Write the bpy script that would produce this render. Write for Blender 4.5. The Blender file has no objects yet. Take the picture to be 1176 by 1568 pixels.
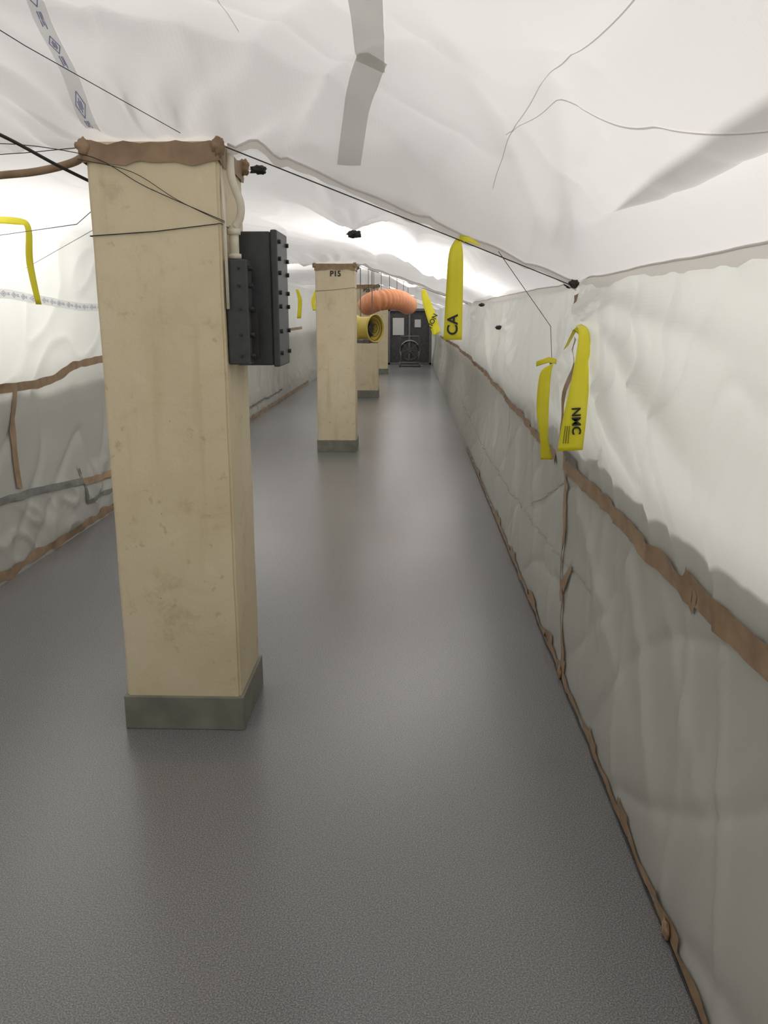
import bpy, bmesh, math, random
from mathutils import Vector, Matrix, noise
random.seed(7)
D=bpy.data; S=bpy.context.scene
def link(o,parent=None):
    S.collection.objects.link(o)
    if parent: o.parent=parent
    return o
def N(x,y,z=0.0): return noise.noise(Vector((x,y,z)))
def sm(a,b,t):
    t=max(0,min(1,(t-a)/(b-a))); return t*t*(3-2*t)
# ---------------- camera
cam=D.cameras.new('camera'); co=link(D.objects.new('camera',cam)); S.camera=co
co.location=(0,0,1.6)
cam.sensor_fit='VERTICAL'; cam.sensor_height=36; cam.lens=1784/2212*36
cam.clip_start=.02
co.rotation_euler=(math.radians(90-13.43),0,math.radians(1.87))
# ---------------- materials
def mat(name):
    m=D.materials.new(name); m.use_nodes=True; nt=m.node_tree; nt.nodes.clear()
    out=nt.nodes.new('ShaderNodeOutputMaterial'); return m,nt,out
def nd(nt,t,**k):
    n=nt.nodes.new(t)
    for a,v in k.items():
        if a in n.inputs: n.inputs[a].default_value=v
        else: setattr(n,a,v)
    return n
def L(nt,a,b): nt.links.new(a,b)
def ramp(nt,fac,stops):
    r=nt.nodes.new('ShaderNodeValToRGB'); e=r.color_ramp.elements
    e[0].position,e[0].color=stops[0][0],(*stops[0][1],1)
    e[1].position,e[1].color=stops[-1][0],(*stops[-1][1],1)
    for p,c in stops[1:-1]:
        x=e.new(p); x.color=(*c,1)
    L(nt,fac,r.inputs[0]); return r
def simple(name,c1,c2=None,rough=.6,scale=20,bump=.2,metal=0,spec=.4,bdist=.003):
    m,nt,out=mat(name); p=nd(nt,'ShaderNodeBsdfPrincipled',Roughness=rough,Metallic=metal)
    p.inputs['Specular IOR Level'].default_value=spec
    tc=nd(nt,'ShaderNodeTexCoord'); n=nd(nt,'ShaderNodeTexNoise',Scale=scale,Detail=6.0)
    L(nt,tc.outputs['Object'],n.inputs['Vector'])
    r=ramp(nt,n.outputs['Fac'],[(.3,c1),(.7,c2 or c1)])
    L(nt,r.outputs[0],p.inputs['Base Color'])
    if bump:
        b=nd(nt,'ShaderNodeBump',Strength=bump,Distance=bdist); L(nt,n.outputs['Fac'],b.inputs['Height']); L(nt,b.outputs[0],p.inputs['Normal'])
    L(nt,p.outputs[0],out.inputs[0]); return m
def tarpmat(name,col,trans,tfac=.5,rot=(0,0,0),msc=(1,1,1),bs=.3):
    m,nt,out=mat(name)
    tc=nd(nt,'ShaderNodeTexCoord')
    n1=nd(nt,'ShaderNodeTexNoise',Scale=1.3,Detail=3.0); n2=nd(nt,'ShaderNodeTexNoise',Scale=1.9,Detail=3.0)
    n2.noise_type='RIDGED_MULTIFRACTAL'; n2.inputs['Distortion'].default_value=.3
    mp=nd(nt,'ShaderNodeMapping'); mp.inputs['Rotation'].default_value=rot; mp.inputs['Scale'].default_value=msc
    L(nt,tc.outputs['Object'],n1.inputs['Vector']); L(nt,tc.outputs['Object'],mp.inputs[0]); L(nt,mp.outputs[0],n2.inputs['Vector'])
    c0=tuple(x*.95 for x in col)
    r=ramp(nt,n1.outputs['Fac'],[(.35,c0),(.65,col)])
    ws=[]
    for ax in 'XYZ':
        w=nd(nt,'ShaderNodeTexWave',Scale=26.0); w.bands_direction=ax; L(nt,tc.outputs['Object'],w.inputs['Vector']); ws.append(w)
    a=nd(nt,'ShaderNodeMath',operation='ADD'); L(nt,ws[0].outputs['Fac'],a.inputs[0]); L(nt,ws[1].outputs['Fac'],a.inputs[1])
    a2=nd(nt,'ShaderNodeMath',operation='ADD'); L(nt,a.outputs[0],a2.inputs[0]); L(nt,ws[2].outputs['Fac'],a2.inputs[1])
    b1=nd(nt,'ShaderNodeBump',Strength=.12,Distance=.001); L(nt,a2.outputs[0],b1.inputs['Height'])
    b2=nd(nt,'ShaderNodeBump',Strength=bs,Distance=.02); L(nt,n2.outputs['Fac'],b2.inputs['Height']); L(nt,b1.outputs[0],b2.inputs['Normal'])
    p=nd(nt,'ShaderNodeBsdfPrincipled',Roughness=.38); p.inputs['Specular IOR Level'].default_value=.45
    L(nt,r.outputs[0],p.inputs['Base Color']); L(nt,b2.outputs[0],p.inputs['Normal'])
    t=nd(nt,'ShaderNodeBsdfTranslucent'); t.inputs[0].default_value=(*trans,1); L(nt,b2.outputs[0],t.inputs['Normal'])
    mx=nd(nt,'ShaderNodeMixShader'); mx.inputs[0].default_value=tfac
    L(nt,p.outputs[0],mx.inputs[1]); L(nt,t.outputs[0],mx.inputs[2]); L(nt,mx.outputs[0],out.inputs[0])
    return m
M_tarp=tarpmat('white_scrim_tarp',(.84,.82,.80),(.88,.85,.83),.5,(0,0,.5),(1,.45,1),.24)
M_tarpw=tarpmat('white_scrim_wall_tarp',(.84,.84,.79),(.88,.87,.81),.5,(.5,0,0),(1,1,.45),.42)
M_clear=tarpmat('clear_seam_tape',(.76,.745,.72),(.85,.84,.82),.46)
M_seam=tarpmat('seam_thread',(.76,.75,.73),(.84,.83,.81),.49)
M_prt=tarpmat('white_seam_tape',(.90,.90,.90),(.97,.97,.97),.54)
M_kraft=simple('brown_kraft_tape',(.25,.165,.095),(.38,.26,.16),rough=.5,scale=14,bump=.6)
M_yel=simple('yellow_caution_tape',(.80,.72,.02),(.88,.80,.05),rough=.35,scale=8,bump=.2)
M_blk=simple('black_print',(.02,.02,.02),rough=.5,bump=0)
M_blue=simple('blue_print',(.22,.24,.48),(.28,.30,.55),rough=.5,bump=0)
M_box=simple('dark_slate_enamel',(.045,.048,.052),(.06,.064,.068),rough=.45,scale=30,bump=.15)
M_cable=simple('black_rubber',(.02,.02,.02),(.04,.035,.03),rough=.5,bump=0)
M_conduit=simple('cream_wrapped_pipe',(.68,.62,.50),(.78,.73,.62),rough=.6,scale=25,bump=.4)
M_orange=simple('orange_duct_fabric',(.62,.24,.11),(.72,.32,.16),rough=.5,scale=10,bump=.1)
M_fan=simple('yellow_fan_plastic',(.66,.50,.08),(.72,.56,.12),rough=.4,bump=.05)
M_steel=simple('dark_steel',(.10,.10,.105),(.16,.16,.16),rough=.5,bump=.1)
M_plinth=simple('grey_plinth_paint',(.17,.17,.14),(.25,.25,.205),rough=.55,scale=9,bump=.4)
M_conc=simple('grey_concrete',(.30,.29,.27),(.4,.39,.36),rough=.8,scale=6,bump=.5)
M_paper=simple('white_paper',(.5,.5,.48),rough=.6,bump=0)
M_batten=simple('grey_metal_batten',(.16,.16,.15),(.22,.22,.2))
M_gseam=simple('grey_sheet_seam',(.36,.36,.34),(.44,.44,.41))
# column concrete
m,nt,out=mat('cream_painted_concrete'); M_col=m
tc=nd(nt,'ShaderNodeTexCoord'); p=nd(nt,'ShaderNodeBsdfPrincipled',Roughness=.6)
n1=nd(nt,'ShaderNodeTexNoise',Scale=1.6,Detail=5.0); n1.inputs['Distortion'].default_value=.5
n2=nd(nt,'ShaderNodeTexNoise',Scale=70.0,Detail=4.0)
n4=nd(nt,'ShaderNodeTexNoise',Scale=5.0,Detail=10.0,Roughness=.7); n4.inputs['Distortion'].default_value=.4
n7=nd(nt,'ShaderNodeTexNoise',Scale=17.0,Detail=6.0,Roughness=.6)
mp=nd(nt,'ShaderNodeMapping'); mp.inputs['Scale'].default_value=(9,9,.9)
n5=nd(nt,'ShaderNodeTexNoise',Scale=1.2,Detail=5.0)
vo=nd(nt,'ShaderNodeTexVoronoi',Scale=13.0)
L(nt,tc.outputs['Object'],mp.inputs[0]); L(nt,mp.outputs[0],n5.inputs['Vector'])
for n in(n1,n2,vo,n4,n7): L(nt,tc.outputs['Object'],n.inputs['Vector'])
r=ramp(nt,n1.outputs['Fac'],[(.25,(.66,.56,.37)),(.5,(.73,.63,.43)),(.75,(.77,.68,.49))])
pits=ramp(nt,vo.outputs['Distance'],[(.02,(.45,.4,.3)),(.04,(1,1,1))])
st=ramp(nt,n4.outputs['Fac'],[(.30,(.78,.75,.70)),(.42,(.97,.96,.94)),(.5,(1,1,1)),(.58,(1,1,1)),(.66,(1.05,1.05,1.07))])
sp=ramp(nt,n7.outputs['Fac'],[(.28,(.80,.77,.72)),(.36,(1,1,1))])
dr=ramp(nt,n5.outputs['Fac'],[(.28,(.88,.85,.79)),(.42,(1,1,1))])
def mul(a,b,f=1.0):
    x=nd(nt,'ShaderNodeMix',data_type='RGBA',blend_type='MULTIPLY'); x.inputs[0].default_value=f
    L(nt,a,x.inputs[6]); L(nt,b,x.inputs[7]); return x.outputs[2]
c_=mul(mul(mul(mul(r.outputs[0],pits.outputs[0]),st.outputs[0]),dr.outputs[0],.8),sp.outputs[0])
L(nt,c_,p.inputs['Base Color'])
b=nd(nt,'ShaderNodeBump',Strength=.3,Distance=.003); L(nt,n2.outputs['Fac'],b.inputs['Height'])
b_=nd(nt,'ShaderNodeBump',Strength=.25,Distance=.008); L(nt,st.outputs[0],b_.inputs['Height']); L(nt,b.outputs[0],b_.inputs['Normal']); L(nt,b_.outputs[0],p.inputs['Normal'])
L(nt,p.outputs[0],out.inputs[0])
# floor epoxy
m,nt,out=mat('grey_epoxy_floor'); M_floor=m
tc=nd(nt,'ShaderNodeTexCoord'); p=nd(nt,'ShaderNodeBsdfPrincipled',Roughness=.26); p.inputs['Specular IOR Level'].default_value=.65
n1=nd(nt,'ShaderNodeTexNoise',Scale=240.0,Detail=3.0); n2=nd(nt,'ShaderNodeTexNoise',Scale=.7,Detail=2.0)
for n in(n1,n2): L(nt,tc.outputs['Object'],n.inputs['Vector'])
r1=ramp(nt,n1.outputs['Fac'],[(.32,(.10,.10,.104)),(.5,(.186,.187,.192)),(.68,(.31,.31,.315))])
r2=ramp(nt,n2.outputs['Fac'],[(.3,(.93,.93,.93)),(.7,(1.05,1.05,1.04))])
mm=nd(nt,'ShaderNodeMix',data_type='RGBA',blend_type='MULTIPLY'); mm.inputs[0].default_value=1
L(nt,r1.outputs[0],mm.inputs[6]); L(nt,r2.outputs[0],mm.inputs[7]); L(nt,mm.outputs[2],p.inputs['Base Color'])
L(nt,p.outputs[0],out.inputs[0])

# ---------------- geometry helpers
def mesh_obj(name,verts,faces,m,parent=None,smooth=False):
    me=D.meshes.new(name); me.from_pydata([tuple(v) for v in verts],[],faces); me.update()
    if smooth:
        for f in me.polygons: f.use_smooth=True
    ms=m if isinstance(m,(list,tuple)) else [m]
    for x in ms: me.materials.append(x)
    return link(D.objects.new(name,me),parent)
def empty(name,loc=(0,0,0)):
    o=D.objects.new(name,None); o.empty_display_size=.1; link(o); return o
def grid(name,us,vs,fn,m,smooth=True):
    V=[fn(u,v) for u in us for v in vs]; n=len(vs)
    F=[(i*n+j,(i+1)*n+j,(i+1)*n+j+1,i*n+j+1) for i in range(len(us)-1) for j in range(n-1)]
    return mesh_obj(name,V,F,m,smooth=smooth)
def rng(a,b,s):
    n=max(1,round((b-a)/s)); return [a+(b-a)*i/n for i in range(n+1)]
class Buf:
    def __init__(s): s.v=[]; s.f=[]
    def box(s,a,b):
        n=len(s.v); x0,y0,z0=a; x1,y1,z1=b
        s.v+=[(x0,y0,z0),(x1,y0,z0),(x1,y1,z0),(x0,y1,z0),(x0,y0,z1),(x1,y0,z1),(x1,y1,z1),(x0,y1,z1)]
        s.f+=[tuple(n+i for i in q) for q in((0,3,2,1),(4,5,6,7),(0,1,5,4),(1,2,6,5),(2,3,7,6),(3,0,4,7))]
    def tube(s,pts,r,seg=10,cap=True):
        pts=[Vector(p) for p in pts]; rs=r if isinstance(r,(list,tuple)) else [r]*len(pts)
        n0=len(s.v); up=None
        for i,p in enumerate(pts):
            t=(pts[min(i+1,len(pts)-1)]-pts[max(i-1,0)]).normalized()
            if up is None:
                up=t.orthogonal().normalized()
            up=(up-t*up.dot(t)).normalized(); w=t.cross(up)
            for k in range(seg):
                a=2*math.pi*k/seg; s.v.append(tuple(p+(up*math.cos(a)+w*math.sin(a))*rs[i]))
        for i in range(len(pts)-1):
            for k in range(seg):
                k2=(k+1)%seg; s.f.append((n0+i*seg+k,n0+i*seg+k2,n0+(i+1)*seg+k2,n0+(i+1)*seg+k))
        if cap:
            s.f.append(tuple(n0+k for k in range(seg))[::-1]); e=n0+(len(pts)-1)*seg; s.f.append(tuple(e+k for k in range(seg)))
    def blob(s,c,r,sc=(1,1,1),seed=0):
        bm=bmesh.new(); bmesh.ops.create_icosphere(bm,subdivisions=3,radius=1)
        n=len(s.v); c=Vector(c)
        for v in bm.verts:
            d=v.co.normalized(); k=r*(1+.45*noise.noise(d*1.9+Vector((seed*3.1,seed,0)))+.35*noise.noise(d*4.5+Vector((seed,0,9))))
            s.v.append(tuple(c+Vector((d.x*k*sc[0],d.y*k*sc[1],d.z*k*sc[2]))))
        bm.verts.index_update()
        s.f+=[tuple(n+v.index for v in f.verts) for f in bm.faces]; bm.free()
    def strip(s,surf,path,width,step=.04,jit=.12,cross=3,seed=0):
        P=[]
        for (a,b) in zip(path,path[1:]):
            l=math.hypot(b[0]-a[0],b[1]-a[1]); n=max(1,int(l/step))
            for i in range(n): P.append((a[0]+(b[0]-a[0])*i/n,a[1]+(b[1]-a[1])*i/n))
        P.append(path[-1]); n0=len(s.v)
        for i,q in enumerate(P):
            q0=P[max(i-1,0)]; q1=P[min(i+1,len(P)-1)]
            dx,dy=q1[0]-q0[0],q1[1]-q0[1]; l=math.hypot(dx,dy) or 1; nx,ny=-dy/l,dx/l
            wl=width/2*(1+jit*N(i*.23,seed,1)*2); wr=width/2*(1+jit*N(i*.23,seed,7)*2)
            for k in range(cross+1):
                t=-wl+(wl+wr)*k/cross; s.v.append(tuple(surf(q[0]+nx*t,q[1]+ny*t)))
        c=cross+1
        for i in range(len(P)-1):
            for k in range(cross): s.f.append((n0+i*c+k,n0+(i+1)*c+k,n0+(i+1)*c+k+1,n0+i*c+k+1))
    def ribbon(s,rows):
        n0=len(s.v)
        for c,h in rows:
            c=Vector(c);h=Vector(h)
            for k in(-1,-.33,.33,1): s.v.append(tuple(c+h*k))
        for i in range(len(rows)-1):
            for k in range(3): s.f.append((n0+i*4+k,n0+i*4+k+1,n0+i*4+k+5,n0+i*4+k+4))
    def obj(s,name,m,parent=None,smooth=False,bevel=0,solid=0):
        o=mesh_obj(name,s.v,s.f,m,parent,smooth)
        if solid:
            x=o.modifiers.new('solid','SOLIDIFY'); x.thickness=solid
        if bevel:
            x=o.modifiers.new('bevel','BEVEL'); x.width=bevel; x.segments=2; x.limit_method='ANGLE'
        return o
def lerpath(pts,n):
    P=[Vector(p) for p in pts]; out=[]
    for i in range(len(P)-1):
        p0=P[max(i-1,0)];p1=P[i];p2=P[i+1];p3=P[min(i+2,len(P)-1)]
        for k in range(n):
            t=k/n; out.append(.5*((2*p1)+(p2-p0)*t+(2*p0-5*p1+4*p2-p3)*t*t+(3*p1-p0-3*p2+p3)*t**3))
    out.append(P[-1]); return out

# ---------------- tarp shape
XL,XR=-2.60,.78; YB,YE=-1.6,28.0
COLY=[2.97,9.8,16.5,23.3]; CX0,CX1=-1.11,-.66; CD=.40; CT=2.17
def segd(x,y,a,b):
    ax,ay=a[0],a[1]; dx,dy=b[0]-ax,b[1]-ay
    t=max(0,min(1,((x-ax)*dx+(y-ay)*dy)/(dx*dx+dy*dy))); return math.hypot(x-ax-dx*t,y-ay-dy*t),t
def side(x,y,a,b): return (b[0]-a[0])*(y-a[1])-(b[1]-a[1])*(x-a[0])
def fold(x,y,x0,y0,x1,y1,h,wd,gen=2.2):
    d,t=segd(x,y,(x0,y0),(x1,y1))
    if d>.7: return 0
    w=wd*(gen if side(x,y,(x0,y0),(x1,y1))>0 else .75)
    return h*math.exp(-((d*d+.0004)**.5-.02)/w)*sm(0,.15,t)*sm(1,.5,t)
PROF=[(-2.6,2.33),(-2.0,2.44),(-1.2,2.46),(-.6,2.42),(0,2.30),(.4,2.08),(.62,1.90),(.78,1.76)]
def prof(x):
    def pl(x):
        if x<=PROF[0][0]: return PROF[0][1]
        for (a,za),(b,zb) in zip(PROF,PROF[1:]):
            if x<=b:
                t=(x-a)/(b-a); return za+(zb-za)*t
        return PROF[-1][1]+(x-.78)*-.9
    return (pl(x-.12)+2*pl(x)+pl(x+.12)+pl(x-.06)+pl(x+.06))/6
VAL=[]
for cy in COLY:
    VAL.append(((CX1,cy+.03,CT),(.76,cy+.93,1.74)))
    VAL.append(((CX0,cy+.03,CT),(-2.6,cy+1.3,2.2)))
MID=[(-.05,6.9,2.0),(-.05,13.2,2.0),(-.1,20,2.0),(.25,8.3,1.93),(-.35,5.2,2.09)]
FOLDS=[(.70,3.75,.20,1.6,.05,.05),(.68,3.75,.42,1.9,.04,.04),(.6,3.7,-.15,1.7,.03,.05),
 (-1.1,2.9,-2.4,2.3,.05,.06),(-.7,2.9,-.5,1.6,.03,.05),(-.62,2.95,0,1.9,.03,.05),(-.4,3.1,.15,2.2,.025,.04),(-1.0,2.9,-1.6,1.9,.03,.05),
 (-1.15,3.3,-2.4,4.0,.05,.05),(.7,3.95,.3,6.2,.06,.05),(.66,3.95,-.1,5.4,.05,.05),(-.6,3.4,.2,5.0,.06,.05),(-.6,3.4,-.5,5.4,.05,.05),(-.05,6.9,-.5,5.2,.04,.05),(-.05,6.9,.5,5.6,.04,.05)]
ARC=[(-2.55,2.95),(-2.2,2.70),(-1.8,2.55),(-1.4,2.48),(-1.0,2.50),(-.75,2.56),(-.5,2.70),(-.25,2.92),(.05,3.3)]
def C(x,y):
    z=prof(x)
    z-= .10*sm(3.0,4.6,y)*(1 if x<.5 else max(0,(.78-x)/.28))
    z-= .05*sm(2.4,1.2,y)*sm(.78,.3,x)
    z+=.025*N(x*.9,y*.7,3)+.006*N(x*3.1,y*1.2,8)
    if y>3.6:
        xf=.08+.05*math.sin(y*.9); z-=.09*math.exp(-abs(x-xf)/.10)*sm(3.6,4.6,y)
        xf=-.42+.04*math.sin(y*.7+2); z-=.06*math.exp(-abs(x-xf)/.08)*sm(3.9,5,y)
    if 1.6<y<3.8 and x<.3:
        best=9;sg=1
        for a,b in zip(ARC,ARC[1:]):
            d,_=segd(x,y,a,b)
            if d<best: best=d; sg=side(x,y,a,b)
        z+=.06*math.exp(-best/(.05 if sg>0 else .22))*sm(.3,0,x)
    for a,b in VAL:
        if abs(y-a[1])>2.2: continue
        d,t=segd(x,y,a,b); zt=a[2]+(b[2]-a[2])*t
        w=math.exp(-d/.24)
        z=z+(zt-z)*w+ .007*math.sin(t*38+2*d)*math.exp(-((d-.15)/.15)**2)
    # pocket between the overhead sheet and the wall head, opening towards the near end
    if y<3.85 and x>.2:
        k=sm(3.85,2.0,y)**.8*sm(-1.6,0,y)
        xr=.70-.02*math.sin(y*1.7)
        z+=k*.20*math.exp(-((x-xr)/(.045 if x<xr else .06))**2)
        z-=k*.045*math.exp(-((x-.53-.03*math.sin(y*1.3))/.09)**2)
        z+=k*.03*math.exp(-((x-.36)/.07)**2)
    for f_ in FOLDS:
        z+=fold(x,y,*f_)*sm(XR,XR-.1,x)
    for cy in COLY:
        if abs(y-cy)>1.5: continue
        dx=max(CX0-x,0,x-CX1); dy=max(cy-y,0,y-cy-CD); d=math.hypot(dx,dy)
        w=math.exp(-(d/.15)**1.1); z=z+(CT+.012-z)*w
        th=math.atan2(y-cy-.2,x+.88); z+=.024*math.sin(13*th+2*N(x*3,y*3,1))*math.exp(-((d-.12)/.10)**2)
    for mx,my,mz in MID:
        d=math.hypot(x-mx,y-my)
        if d<1.5:
            w=math.exp(-d/.25); th=math.atan2(y-my,x-mx); z=z+(mz-z)*w+.014*math.sin(9*th)*math.exp(-((d-.2)/.2)**2)
    f=1-abs(N(x*1.1+y*.8,y*.5-x*.9,5))*2
    z+=.016*max(0,f)**8*sm(XR,.4,x)
    f=1-abs(N(x*2.3-y*.9,y*.8+x*.5,29))*2
    z-=.010*max(0,f)**8*sm(XR,.4,x)
    return z if x<XR-.001 else 1.755+.012*N(y*1.2,3)+( .0 )
TIES=[(3.5,1.56,.05),(4.25,1.37,.05),(6.8,1.5,.07),(8.8,1.7,.06),(3.9,1.72,.03),(10.7,1.6,.06),(13,1.5,.06),(16,1.5,.06)]
WFOLD=[(3.85,1.70,1.7,1.10,.05,.05),(3.85,1.70,1.5,1.45,.035,.05),(3.85,1.70,2.4,.95,.03,.035),(3.5,1.50,2.3,.92,.025,.05),(3.9,.85,2.2,.2,.018,.03),(4.2,1.35,5.4,.8,.03,.04),(4.2,1.35,4.9,.7,.025,.03),(6.8,1.5,5.2,1.0,.04,.04),(6.8,1.5,7.8,.9,.04,.04),(6.8,1.5,6.2,.8,.03,.03),(2.9,.85,1.9,.05,.016,.03),(2.5,.83,1.7,.3,.012,.03),(3.3,.84,3.0,.1,.012,.03),(5.2,.85,4.3,.1,.018,.04),(6.0,.9,5.5,.1,.02,.03),(8.8,1.6,7.4,.9,.04,.04),(8.8,1.6,10,.9,.04,.04),(7.6,.9,7.0,.1,.02,.03)]
def WR(y,z,zt=None):
    if zt is None: zt=C(XR,y)
    x=.69+.09*sm(0,.85,z)
    e=sm(0,.12,z)*sm(zt,zt-.12,z)
    x-=e*(.045+.04*N(y*.7,z*.8,2))*math.exp(-((z-1.22)/.2)**2)
    x+=e*.010*N(y*1.7,z*.6,11)+e*.005*N(y*6,z*1.5,12)
    f=1-abs(N(y*1.3+z*1.6,z*.9-y*.3,15))*2
    x+=e*.015*max(0,f)**9
    f=1-abs(N(y*2.6-z*1.1,z*.8+y*.5,18))*2
    x-=e*.015*max(0,f)**8
    f=1-abs(N(y*4.6+z*1.5,z*1.2-y*.5,38))*2
    x-=e*.006*max(0,f)**6
    x+=.008*N(y*5,0,4)*(1-sm(0,.3,z))
    for f_ in WFOLD: x-=e*fold(y,z,*f_)
    for ty,tz,dp in TIES:
        d=math.hypot(y-ty,z-tz)
        if d<1.2:
            th=math.atan2(z-tz,y-ty)
            x-=dp*math.exp(-d/.10)*e
            x+=e*.012*math.sin(11*th+ty)*math.exp(-((d-.2)/.2)**2)
    return min(x,.81)
def WL(y,z,zt=None):
    if zt is None: zt=C(XL,y)
    x=-2.48-.12*sm(0,.9,z)
    e=sm(0,.12,z)*sm(zt,zt-.12,z)
    x+=e*.03*N(y*1.1,z*1.0,22)+e*.008*N(y*5,z*2,25)
    f=1-abs(N(y*1.6-z*1.5,z*1.4,35))*2
    x-=e*.022*max(0,f)**7
    low=sm(.5,.38,z)
    f=1-abs(N(y*3.5+z*2,z*4,45))*2
    x+=e*low*.025*max(0,f)**4
    return x
ys=rng(YB,1.2,.06)+rng(1.2,6.5,.02)[1:]+rng(6.5,11,.04)[1:]+rng(11,YE,.08)[1:]
O_ce=grid('ceiling',ys,rng(XL,.3,.024)+rng(.3,XR,.012)[1:],lambda y,x:(x,y,C(x,y)),M_tarp)
ns=90
def wf(W,X):
    def f(y,v):
        zt=C(X,y); z=v*zt
        x=W(y,z,zt)
        return (X if v>=1 else x,y,z)
    return f
O_wr=grid('wall_right',ys,[i/ns for i in range(ns+1)],wf(WR,XR),M_tarpw)
O_wl=grid('wall_left',ys,[i/ns for i in range(ns+1)],wf(WL,XL),M_tarpw)
def endwall(name,Y,x0=XL,x1=XR):
    grid(name,rng(x0,x1,.06),[i/30 for i in range(31)],lambda x,v:(x if v>.02 else max(-2.48,min(.69,x)),Y+.02*N(x*2,v*5,3),v*C(x,Y)),M_tarpw)
endwall('wall_back',YB); endwall('wall_front',YE)
b=Buf(); b.box((-3.2,YB-.4,-.12),(1.5,YE+.6,0)); b.obj('floor',M_floor)
b=Buf(); b.box((.83,YB-.2,0),(1.06,YE+.2,1.10)); b.obj('wall_light_block_right',M_conc,bevel=.01)  # unseen parapet, added to block outside light behind the lower right sheet
b=Buf(); b.box((-2.9,YB-.2,0),(-2.67,YE+.2,1.22)); b.obj('wall_light_block_left',M_conc,bevel=.01)  # left counterpart, likewise added out of view to shade the lower sheet
def hem(P,drop,off):
    b.tube(P,.004,6); n=len(b.v)
    for i,p_ in enumerate(P):
        b.v.append(p_); b.v.append((p_[0]+off[0],p_[1]+off[1],p_[2]-drop*(1+.7*N(i*.09,4)+.3*N(i*.4,9))))
    for i in range(len(P)-1): b.f.append((n+2*i,n+2*i+1,n+2*i+3,n+2*i+2))
b=Buf(); hem([(XR-.012-.004*N(y*4,2),y,C(XR,y)-.002+.004*N(y*5,1)) for y in rng(1.0,12,.04)],.034,(-.006,0))
for cy in COLY[:2]:
    P=[]
    for i in range(60):
        t=i/59; x=-.63+(.74+.63)*t; y=cy+.03+.88*t; P.append((x,y,C(x,y)-.004))
    hem(P,.028,(.0,-.006))
b.obj('sheet_hems',M_tarp,O_ce,True)

# ---------------- columns
def column(name,cy,label=None):
    E=empty(name)
    bm=bmesh.new(); bmesh.ops.create_cube(bm,size=1)
    for v in bm.verts:
        v.co=Vector(((CX0+CX1)/2+v.co.x*(CX1-CX0),cy+CD/2+v.co.y*CD,.12+(v.co.z+.5)*(CT-.12)))
    bmesh.ops.bevel(bm,geom=[e for e in bm.edges],offset=.009,segments=2,affect='EDGES')
    bmesh.ops.subdivide_edges(bm,edges=[e for e in bm.edges if abs(e.verts[0].co.z-e.verts[1].co.z)>1],cuts=60)
    for v in bm.verts:
        q=Vector((v.co.x*3,v.co.y*3+cy,v.co.z*4)); k=.0025
        v.co.x+=k*noise.noise(q); v.co.y+=k*noise.noise(q+Vector((9,0,0)))
    me=D.meshes.new(name+'_shaft'); bm.to_mesh(me); bm.free(); me.materials.append(M_col)
    link(D.objects.new('shaft',me),E)
    b=Buf(); e=.012; b.box((CX0-e,cy-e,0),(CX1+e,cy+CD+e,.14)); b.obj('plinth',M_plinth,E,bevel=.004)
    V=[];F=[]; e=.008
    per=[]
    for i in range(16): per.append((CX0-e+(CX1-CX0+2*e)*i/16,cy-e,0))
    for i in range(12): per.append((CX1+e,cy-e+(CD+2*e)*i/12,0))
    for i in range(16): per.append((CX1+e-(CX1-CX0+2*e)*i/16,cy+CD+e,0))
    for i in range(12): per.append((CX0-e,cy+CD+e-(CD+2*e)*i/12,0))
    K=len(per)
    for j in range(5):
        for i,(x,y,_) in enumerate(per):
            t=j/4; zb=2.10+.022*N(i*.35,cy,1)+.008*N(i*1.3,cy,3); zt=2.165+.012*N(i*.5,cy,5)
            o=.006*N(i*.8,j*.9,cy)
            V.append((x+(o if x>-.88 else -o),y-abs(o),zb+(zt-zb)*t))
    for j in range(4):
        for i in range(K): F.append((j*K+i,j*K+(i+1)%K,(j+1)*K+(i+1)%K,(j+1)*K+i))
    mesh_obj('head_tape',V,F,M_kraft,E,True)
    b=Buf()
    for i,(x,y) in enumerate([(CX0-.005,cy),(CX1+.005,cy),(CX1+.01,cy+CD)]):
        b.blob((x,y-.005,2.15),.018,(1.3,.8,1.6),seed=i+cy)
    b.obj('tape_bunches',M_kraft,E,True)
    b=Buf(); e=.004; z=1.875
    b.tube([(CX0-e,cy-e,z-.01),((CX0+CX1)/2,cy-e-.003,z+.004),(CX1+e,cy-e,z+.03),(CX1+e,cy+CD+e,z+.02),(CX0-e,cy+CD+e,z),(CX0-e,cy-e,z-.01)],.0018,6); b.obj('tie_wire',M_cable,E)
    if label:
        cu=D.curves.new(label,'FONT'); cu.body=label; cu.size=.085; cu.extrude=.001; cu.offset=.002
        cu.materials.append(M_blk); o=link(D.objects.new('stencil',cu),E); o.location=(CX0+.17,cy-.007,2.03); o.rotation_euler=(math.pi/2,0,0)
    return E
c1=column('concrete_column',COLY[0]); column('concrete_column.001',COLY[1],'P15'); column('concrete_column.002',COLY[2],'P20'); column('concrete_column.003',COLY[3])

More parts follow.
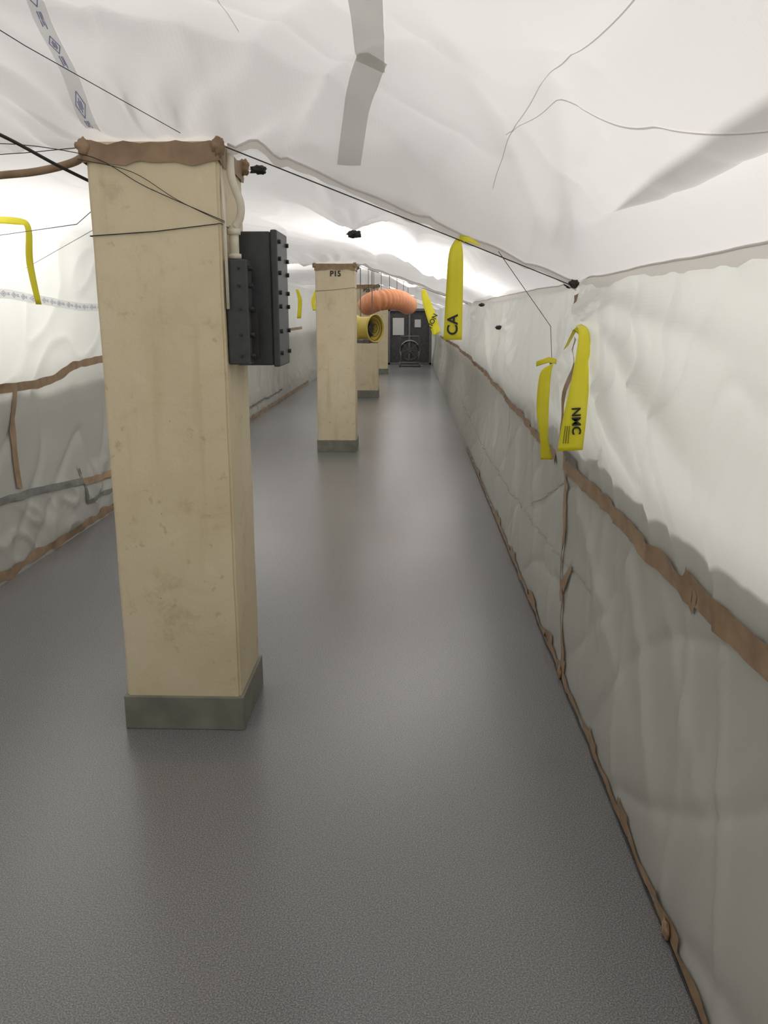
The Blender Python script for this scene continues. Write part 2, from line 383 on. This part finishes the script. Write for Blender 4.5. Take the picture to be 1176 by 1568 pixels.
# ---------------- electrical boxes
E=empty('electrical_panel_box')
b=Buf(); b.box((CX1+.003,3.0,1.425),(CX1+.08,3.09,1.79)); b.obj('junction_box',M_box,E,bevel=.006)
b=Buf(); b.box((CX1+.003,3.13,1.415),(CX1+.145,3.36,1.895)); b.obj('panel_body',M_box,E,bevel=.008)
b=Buf(); b.box((CX1+.145,3.12,1.41),(CX1+.17,3.37,1.90)); b.obj('panel_lid',M_box,E,bevel=.006)
b=Buf()
for z in (1.46,1.54,1.63,1.68,1.75,1.80,1.86):
    b.tube([(CX1+.166,3.15,z),(CX1+.180,3.15,z)],.008,8)
    b.tube([(CX1+.166,3.34,z),(CX1+.180,3.34,z)],.008,8)
for z in (1.455,1.53,1.62,1.70,1.76):
    b.tube([(CX1+.08,3.03,z),(CX1+.095,3.03,z)],.009,8); b.tube([(CX1+.05,2.99,z),(CX1+.05,3.002,z)],.005,8)
b.box((CX1+.075,3.05,1.44),(CX1+.10,3.08,1.62))
b.obj('lid_screws',M_cable,E)
E=empty('conduit_pipe')
b=Buf()
b.tube(lerpath([(CX1+.03,3.03,2.16),(CX1+.035,3.02,2.06),(CX1+.06,3.03,1.98),(CX1+.055,3.04,1.93),(CX1+.035,3.04,1.90)],6),.014,12)
b.tube([(CX1+.03,3.045,1.905),(CX1+.03,3.045,1.795)],.017,12)
b.tube([(CX1+.03,3.045,1.895),(CX1+.03,3.045,1.875)],.024,12); b.tube([(CX1+.03,3.045,1.81),(CX1+.03,3.045,1.793)],.024,12)
b.tube([(CX1-.005,3.02,2.15),(CX1+.012,2.985,1.96),(CX1+.012,2.985,1.62)],.006,8)
b.obj('pipe_run',M_conduit,E,True)
# ---------------- cables and hose at left
b=Buf(); b.tube(lerpath([(-2.55,3.25,2.14),(-2.0,3.2,2.06),(-1.52,3.15,2.09),(-1.355,3.15,2.105),(-1.21,3.12,2.13),(-1.135,3.05,2.15)],8),.014,10); b.obj('taped_hose',M_kraft,O_ce,True)
b=Buf(); b.tube(lerpath([(-1.8,2.0,2.38),(-1.45,2.55,2.21),(-1.32,2.8,2.16),(-1.22,2.98,2.10),(-1.125,3.12,2.05)],8),.006,8)
b.obj('black_cable',M_cable,O_ce,True)
b=Buf()
b.tube(lerpath([(-2.55,3.9,2.15),(-1.6,3.0,2.16),(-1.13,2.95,2.13),(-.9,2.955,2.02),(-.64,2.95,1.91)],6),.0014,6)
b.tube(lerpath([(-1.13,2.95,2.11),(-.95,2.953,2.07),(-.8,2.955,1.98),(-.64,2.95,1.905)],6),.0012,6)
b.tube(lerpath([(-2.2,2.9,2.24),(-1.6,3.0,2.14),(-1.13,2.97,2.15)],6),.0014,6)
b.tube([(-2.55,5.1,2.05),(-1.6,4.1,2.02),(-1.13,3.4,2.1)],.002,6)
b.tube([(-2.55,5.6,1.90),(-1.13,3.35,1.98)],.0014,6)
b.tube([(-1.05,1.6,2.28),(-.95,2.2,2.24),(-.75,2.85,2.17)],.0012,6)
for cy in COLY:
    b.tube([(CX1,cy-.01,CT-.01),(.05,cy+.42,1.935),(.70,cy+.87,1.732)],.0022,6)
b.tube([(.35,3.52,1.85),(.62,3.8,1.55),(.70,4.2,1.37)],.0014,6)
b.obj('guy_wires',M_cable,O_ce)
b=Buf()
for i,(x,y,z,r) in enumerate([(.72,3.87,1.735,.022),(.705,3.52,1.56,.016),(.72,4.25,1.37,.016),(.70,6.8,1.5,.02),(.72,8.8,1.7,.02),(CX1+.08,3.3,2.13,.02),(-.35,5.2,2.07,.026)]):
    b.blob((x,y,z),r,(1.5,1,.8),seed=i)
b.obj('tarp_knots',M_cable,O_ce,True)

# ---------------- brown tape on walls
def SR(y,z): return Vector((WR(y,z)-.004,y,z))
def SRt(y,z):
    return Vector((min(WR(y,z),WR(y+.03,z),WR(y-.03,z),WR(y,z+.03),WR(y,z-.03))-.006,y,z))
def SLt(y,z): return Vector((max(WL(y,z),WL(y+.03,z),WL(y-.03,z),WL(y,z+.03),WL(y,max(0,z-.03)))+.006,y,z))
def SL(y,z): return Vector((WL(y,z)+.006,y,z))
def SC(x,y): return Vector((x,y,C(x,y)-.006))
b=Buf()
b.strip(SRt,[(1.2,.865),(2.2,.875)],.08,seed=1,jit=.12); b.strip(SRt,[(2.15,.86),(2.7,.87),(3.2,.875),(4.1,.88)],.07,seed=11,jit=.15)
b.strip(SRt,[(2.12,.84),(2.22,.895)],.07,seed=12,jit=.3)
b.strip(SRt,[(4.3,.86),(5.2,.90),(6.5,.95),(9,1.05),(14,1.1),(22,1.05)],.055,seed=2,step=.06,jit=.2)
b.strip(SRt,[(3.9,1.68),(3.75,1.45),(3.95,1.1),(4.05,.85),(3.85,.6),(3.75,.4),(3.55,.2),(3.45,.05)],.05,seed=3,jit=.3)
b.strip(SRt,[(3.6,.5),(3.72,.3)],.06,seed=13,jit=.4)
b.strip(SRt,[(1.2,.03),(2.2,.028),(3.0,.032),(4.2,.03),(10,.035)],.032,jit=.8,seed=44)
for (a,c_,w_) in [(1.5,1.58,.05),(1.8,2.0,.06),(2.3,2.42,.05),(2.75,2.9,.06),(3.42,3.6,.085),(3.75,3.9,.08),(4.3,4.5,.06),(5.2,5.4,.08),(6.1,6.4,.08),(8,8.5,.06)]:
    b.strip(SRt,[(a,.05),(c_,.04)],w_,jit=.8,seed=a)
b.obj('kraft_tape',M_kraft,O_wr,True)
b=Buf(); b.strip(SRt,[(3.75,.93),(4.05,.96)],.05,seed=50); b.obj('grey_tape_patch',M_batten,O_wr,True)
b=Buf(); b.strip(SR,[(3.2,.50),(4.46,.42),(6,.36),(8,.33),(12,.4)],.007,jit=.2,cross=1); b.strip(SR,[(3.9,.86),(5.0,.45)],.005,jit=.2,cross=1); b.strip(SR,[(6.5,.9),(6.3,.3)],.006,jit=.2,cross=1); b.obj('wall_seams',M_gseam,O_wr,True)
b=Buf()
b.strip(SLt,[(2,1.15),(4.5,1.16),(5.7,1.13),(6.05,1.16),(6.35,1.22),(7,1.24),(8,1.26),(12,1.28),(20,1.3)],.06,seed=5,jit=.2)
b.strip(SLt,[(5.38,1.12),(5.3,.9),(5.2,.5)],.07,seed=6)
b.strip(SLt,[(3,.50),(4.9,.475)],.045,seed=7)
b.strip(SLt,[(6.1,.36),(6.5,.32),(7.5,.28),(9,.3)],.05,seed=7)
b.strip(SLt,[(3,.04),(5.5,.05),(8,.04),(20,.04)],.06,jit=.5,seed=9)
b.obj('kraft_tape',M_kraft,O_wl,True)
b=Buf(); b.strip(SLt,[(4.9,.475),(5.4,.44),(6.12,.37)],.045,seed=17); b.strip(SLt,[(6.1,.42),(6.1,.20)],.035,seed=18); b.strip(SLt,[(6.1,.20),(7.2,.17)],.03,seed=19); b.strip(SLt,[(6.1,.44),(6.13,.44)],.05)
b.strip(SLt,[(8.3,.25),(10.5,.22),(16,.2)],.03,seed=20)
b.obj('grey_batten',M_batten,O_wl,True)
b=Buf()
for i,(y,r) in enumerate([(3.48,.016),(1.88,.014)]):
    b.blob((.678,y,.03),r,(.5,1.6,1.6),seed=i+20)
b.obj('tape_wads',M_kraft,O_wr,True)
b=Buf()
b.tube([(WR(y,.008)-.008,y,.006) for y in rng(1.2,10,.08)],.003,5); b.obj('foot_cord',M_cable,O_wr,True)
# ---------------- blue printed tape strips
def printed(name,surf,path,w,par):
    E=empty(name); E.parent=par
    b=Buf(); b.strip(surf,path,w,jit=0); b.obj('tape_strip',M_prt,E,True)
    b=Buf()
    for (p,q) in zip(path,path[1:]):
        l=math.hypot(q[0]-p[0],q[1]-p[1]); n=max(1,int(l/.15))
        dx,dy=(q[0]-p[0])/l,(q[1]-p[1])/l
        for i in range(n):
            cx,cy=p[0]+dx*l*(i+.5)/n,p[1]+dy*l*(i+.5)/n
            def T(s,t):
                return surf(cx+dx*s-dy*t,cy+dy*s+dx*t)
            a=.035; h=w*.30
            for (s0,t0),(s1,t1) in [((-a,0),(0,h)),((0,h),(a,0)),((a,0),(0,-h)),((0,-h),(-a,0)),((-a*.5,0),(a*.5,0)),((-a*.3,h*.3),(a*.3,h*.3)),((-a*.3,-h*.3),(a*.3,-h*.3)),((a+.01,h*.4),(a+.05,h*.4)),((a+.01,0),(a+.045,0)),((a+.01,-h*.3),(a+.055,-h*.3))]:
                b.tube([T(s0,t0),T(s1,t1)],.0014,5)
    b.obj('blue_print',M_blue,E)
printed('printed_seam_tape',lambda y,z:SL(y,z)+Vector((.002,0,0)),[(3.6,1.75),(5.4,1.73),(6.6,1.66),(8,1.66)],.06,O_wl)
printed('printed_seam_tape',SC,[(-.95,1.55),(-1.02,2.1),(-1.05,2.7),(-1.06,2.93)],.05,O_ce)
b=Buf(); b.strip(SC,[(-.10,1.5),(-.13,2.75)],.085,jit=.02); b.strip(lambda x,y:SC(x,y)-Vector((0,0,.002)),[(-.12,2.68),(-.23,3.18)],.085,jit=.02); b.obj('clear_seam_tape',M_clear,O_ce,True)
b=Buf()
for path in ([(.36,1.2),(.30,3.3)],[(.60,1.2),(.30,2.9)],[(-.55,1.5),(-.5,2.6)]):
    b.strip(lambda x,y:SC(x,y)+Vector((0,0,.003)),path,.003,jit=0,cross=1)
b.obj('sewn_seams',M_seam,O_ce,True)

# ---------------- caution ribbons
def ribbonobj(name,rows,text=None,tl=None,trot=None,ts=.05,tail=None):
    E=empty(name)
    cs=lerpath([r[0] for r in rows],5); hs=lerpath([r[1] for r in rows],5)
    b=Buf(); b.ribbon(list(zip(cs,hs)))
    if tail: b.ribbon(tail)
    b.obj('ribbon',M_yel,E,True,solid=.0008)
    for (tx,loc,sz) in ([(text,tl,ts)] if text else []):
        cu=D.curves.new(tx,'FONT'); cu.body=tx; cu.size=sz; cu.extrude=.0006; cu.offset=.0012; cu.materials.append(M_blk)
        cu.align_x='CENTER'; cu.align_y='CENTER'
        o=link(D.objects.new('lettering',cu),E); o.location=loc; o.rotation_euler=trot
    return E
E=ribbonobj('caution_ribbon',[((.665,3.40,1.56),(.012,0,.004)),((.675,3.33,1.53),(.022,.005,0)),((.668,3.3,1.40),(.034,.01,0)),((.650,3.3,1.2),(.046,0,0)),((.638,3.3,1.07),(.05,0,.003))],'NMC',(.654,3.292,1.19),(math.pi/2,math.radians(86),0),.048,tail=[((.63,3.45,1.47),(.01,0,.01)),((.66,3.42,1.55),(.012,0,.01)),((.70,3.42,1.52),(.01,0,.01))])
b=Buf()
for i in range(3): b.tube([(.614+.008*i,3.294,1.17),(.608+.010*i,3.294,1.10)],.0014,4)
b.obj('small_print',M_blk,E)
ribbonobj('caution_ribbon.001',[((.67,4.1,1.36),(.02,0,.01)),((.65,4.08,1.31),(.028,0,0)),((.645,4.08,1.15),(.03,0,0)),((.66,4.08,1.0),(.022,.01,0)),((.675,4.08,.90),(.03,0,0))],tail=[((.60,4.05,1.37),(0,0,.012)),((.66,4.05,1.39),(0,0,.014)),((.70,4.07,1.38),(0,0,.012))])
ribbonobj('caution_ribbon.002',[((.185,3.5,1.90),(.008,0,0)),((.175,3.46,1.84),(.028,0,0)),((.172,3.46,1.7),(.034,0,0)),((.168,3.46,1.5),(.038,0,0))],'CA',(.168,3.452,1.56),(math.pi/2,-math.pi/2,0),.06,tail=[((.19,3.5,1.90),(0,.0,.012)),((.23,3.5,1.895),(.0,.01,.012)),((.27,3.5,1.875),(.0,.012,.006))])
ribbonobj('caution_ribbon.003',[((.12,9,1.86),(.02,0,0)),((.15,9,1.75),(.04,0,.01)),((.22,9,1.55),(.045,0,.02)),((.27,9,1.40),(.04,0,.02))],'TION',(.22,8.98,1.53),(math.pi/2,math.radians(-65),0),.07)
ribbonobj('caution_ribbon.004',[((-2.52,5.0,2.14),(0,.02,.02)),((-2.3,5.0,2.13),(.005,.01,.02)),((-2.24,5.0,2.09),(.014,.01,.004)),((-2.25,5.0,1.9),(.016,.012,0)),((-2.22,5.0,1.66),(.012,.012,0))])
ribbonobj('caution_ribbon.005',[((-1.62,12,1.95),(.02,0,0)),((-1.58,12,1.8),(.03,0,0)),((-1.60,12,1.55),(.03,0,0))])
ribbonobj('caution_ribbon.006',[((-1.42,12.6,1.95),(.02,0,0)),((-1.46,12.6,1.8),(.03,0,0)),((-1.44,12.6,1.66),(.03,0,0))])
# ---------------- orange duct
E=empty('orange_ventilation_duct')
path=lerpath([(-.66,12.7,1.74),(-.52,12.3,1.79),(-.34,12.4,1.82),(-.18,12.8,1.81),(-.06,13.5,1.75)],22)
b=Buf(); b.tube(path,[.14+.012*math.sin(i*1.25) for i in range(len(path))],20); b.obj('duct_hose',M_orange,E,True)
b=Buf()
for i in range(4,len(path),14):
    p=path[i]; b.tube([p+Vector((0,0,.14)),(p.x,p.y,C(p.x,p.y)+.01)],.004,5)
b.obj('hanging_straps',M_cable,E)
# yellow fan
E=empty('ventilation_fan')
E.location=(-.62,11.6,1.42); E.rotation_euler=(0,0,math.radians(-35))
fc=Vector((0,0,0))
b=Buf(); b.tube([fc+Vector((-.2,0,0)),fc+Vector((-.18,0,0)),fc+Vector((-.14,0,0)),fc+Vector((.10,0,0)),fc+Vector((.13,0,0)),fc+Vector((.16,0,0))],[.17,.18,.155,.155,.19,.19],28,cap=False); b.obj('housing',M_fan,E,True,solid=.01)
b=Buf(); b.tube([fc+Vector((-.1,0,0)),fc+Vector((.08,0,0))],.06,16)
b.tube([fc+Vector((-.12,0,0)),fc+Vector((-.11,0,0))],.15,24)
for k in range(6):
    a=k*math.pi/3; u=Vector((0,math.cos(a),math.sin(a))); w=Vector((0,-math.sin(a),math.cos(a)))
    b.ribbon([(fc+u*.05,w*.02+Vector((.02,0,0))),(fc+u*.15,w*.05+Vector((.03,0,0)))])
for r_ in(.06,.11,.16): b.tube([fc+Vector((.14,math.cos(t*.3142)*r_,math.sin(t*.3142)*r_)) for t in range(21)],.004,5)
b.obj('rotor_and_guard',M_cable,E)
b=Buf(); b.tube([(-.1,0,.155),(-.1,0,.80)],.006,6); b.tube([(.1,0,.155),(.1,0,.80)],.006,6)
b.box((-.12,-.1,-.20),(.12,-.07,-.16)); b.box((-.12,.07,-.20),(.12,.1,-.16)); b.obj('hanger_and_feet',M_steel,E)
# ---------------- end doorway
E=empty('door_1')
b=Buf(); y0=27.7
b.box((-.80,y0,0),(-.70,y0+.1,1.95)); b.box((.58,y0,0),(.66,y0+.1,1.80)); b.box((-.80,y0,1.72),(.66,y0+.1,1.80)); b.box((-.1,y0,0),(-.04,y0+.1,1.75)); b.box((-.8,y0,0),(.66,y0+.12,.06))
b.obj('frame',M_steel,E,bevel=.005)
b=Buf(); b.box((-.72,y0+.12,.02),(.60,y0+.15,1.78)); b.obj('doorway_darkness',simple('doorway_darkness',(.04,.04,.042),(.08,.08,.08)),E)  # dark sheet whose colour stands in for the darkness past the doorway
b=Buf(); b.box((-.62,y0+.08,.95),(-.25,y0+.11,1.50)); b.box((.1,y0+.08,1.2),(.3,y0+.11,1.45)); b.obj('clear_panes',M_paper,E)
E=empty('air_mover_machine')
b=Buf(); c=Vector((-.05,26.6,.50))
b.tube([c+Vector((0,-.18,0)),c+Vector((0,-.16,0)),c+Vector((0,.15,0)),c+Vector((0,.2,0))],[.30,.33,.33,.25],28,cap=False)
b.tube([c+Vector((0,-.1,0)),c+Vector((0,.1,0))],.1,16)
for k in range(8):
    a=k*math.pi/4; b.tube([c+Vector((0,-.17,0)),c+Vector((.3*math.cos(a),-.17,.3*math.sin(a)))],.008,6)
b.box((-.38,26.35,.10),(.28,26.85,.16)); b.box((-.36,26.4,.14),(-.31,26.8,.55)); b.box((.21,26.4,.14),(.26,26.8,.55))
b.tube([(-.33,26.4,.5),(-.33,26.3,.95),(.23,26.3,.95),(.23,26.4,.5)],.02,8)
for x in(-.36,.26):
    for y in(26.4,26.8): b.tube([(x-.025,y,.075),(x+.025,y,.075)],.075,14)
b.obj('fan_body',M_steel,E,True)

# ---------------- lights
w=D.worlds.new('world'); S.world=w; w.use_nodes=True
w.node_tree.nodes['Background'].inputs[0].default_value=(1,.992,.978,1); w.node_tree.nodes['Background'].inputs[1].default_value=.60
def lamp(x,y,z,sx,sy,pw,rot=(0,0,0),col=(1,.99,.97)):
    l=D.lights.new('added_backlight','AREA'); l.shape='RECTANGLE'; l.size=sx;l.size_y=sy;l.energy=pw;l.color=col  # unseen area light, added behind the sheets to vary brightness and shape folds
    o=link(D.objects.new('added_backlight',l)); o.location=(x,y,z); o.rotation_euler=rot
lamp(2.6,1.9,3.5,.3,1.6,66,(0,math.radians(50),0))
lamp(-1.3,.9,4.0,.3,1.3,66); lamp(-3.5,5.4,3.0,.3,1.3,62,(0,math.radians(-50),0))
lamp(.3,7.6,3.6,.3,1.3,100); lamp(.2,13,3.6,.3,1.3,95); lamp(-3.0,13,3.3,.3,1.3,65); lamp(-.3,20,3.6,.3,1.3,110); lamp(-.3,26,3.6,.3,1.3,110)
S.view_settings.view_transform='Standard'; S.view_settings.look='None'; S.view_settings.exposure=0
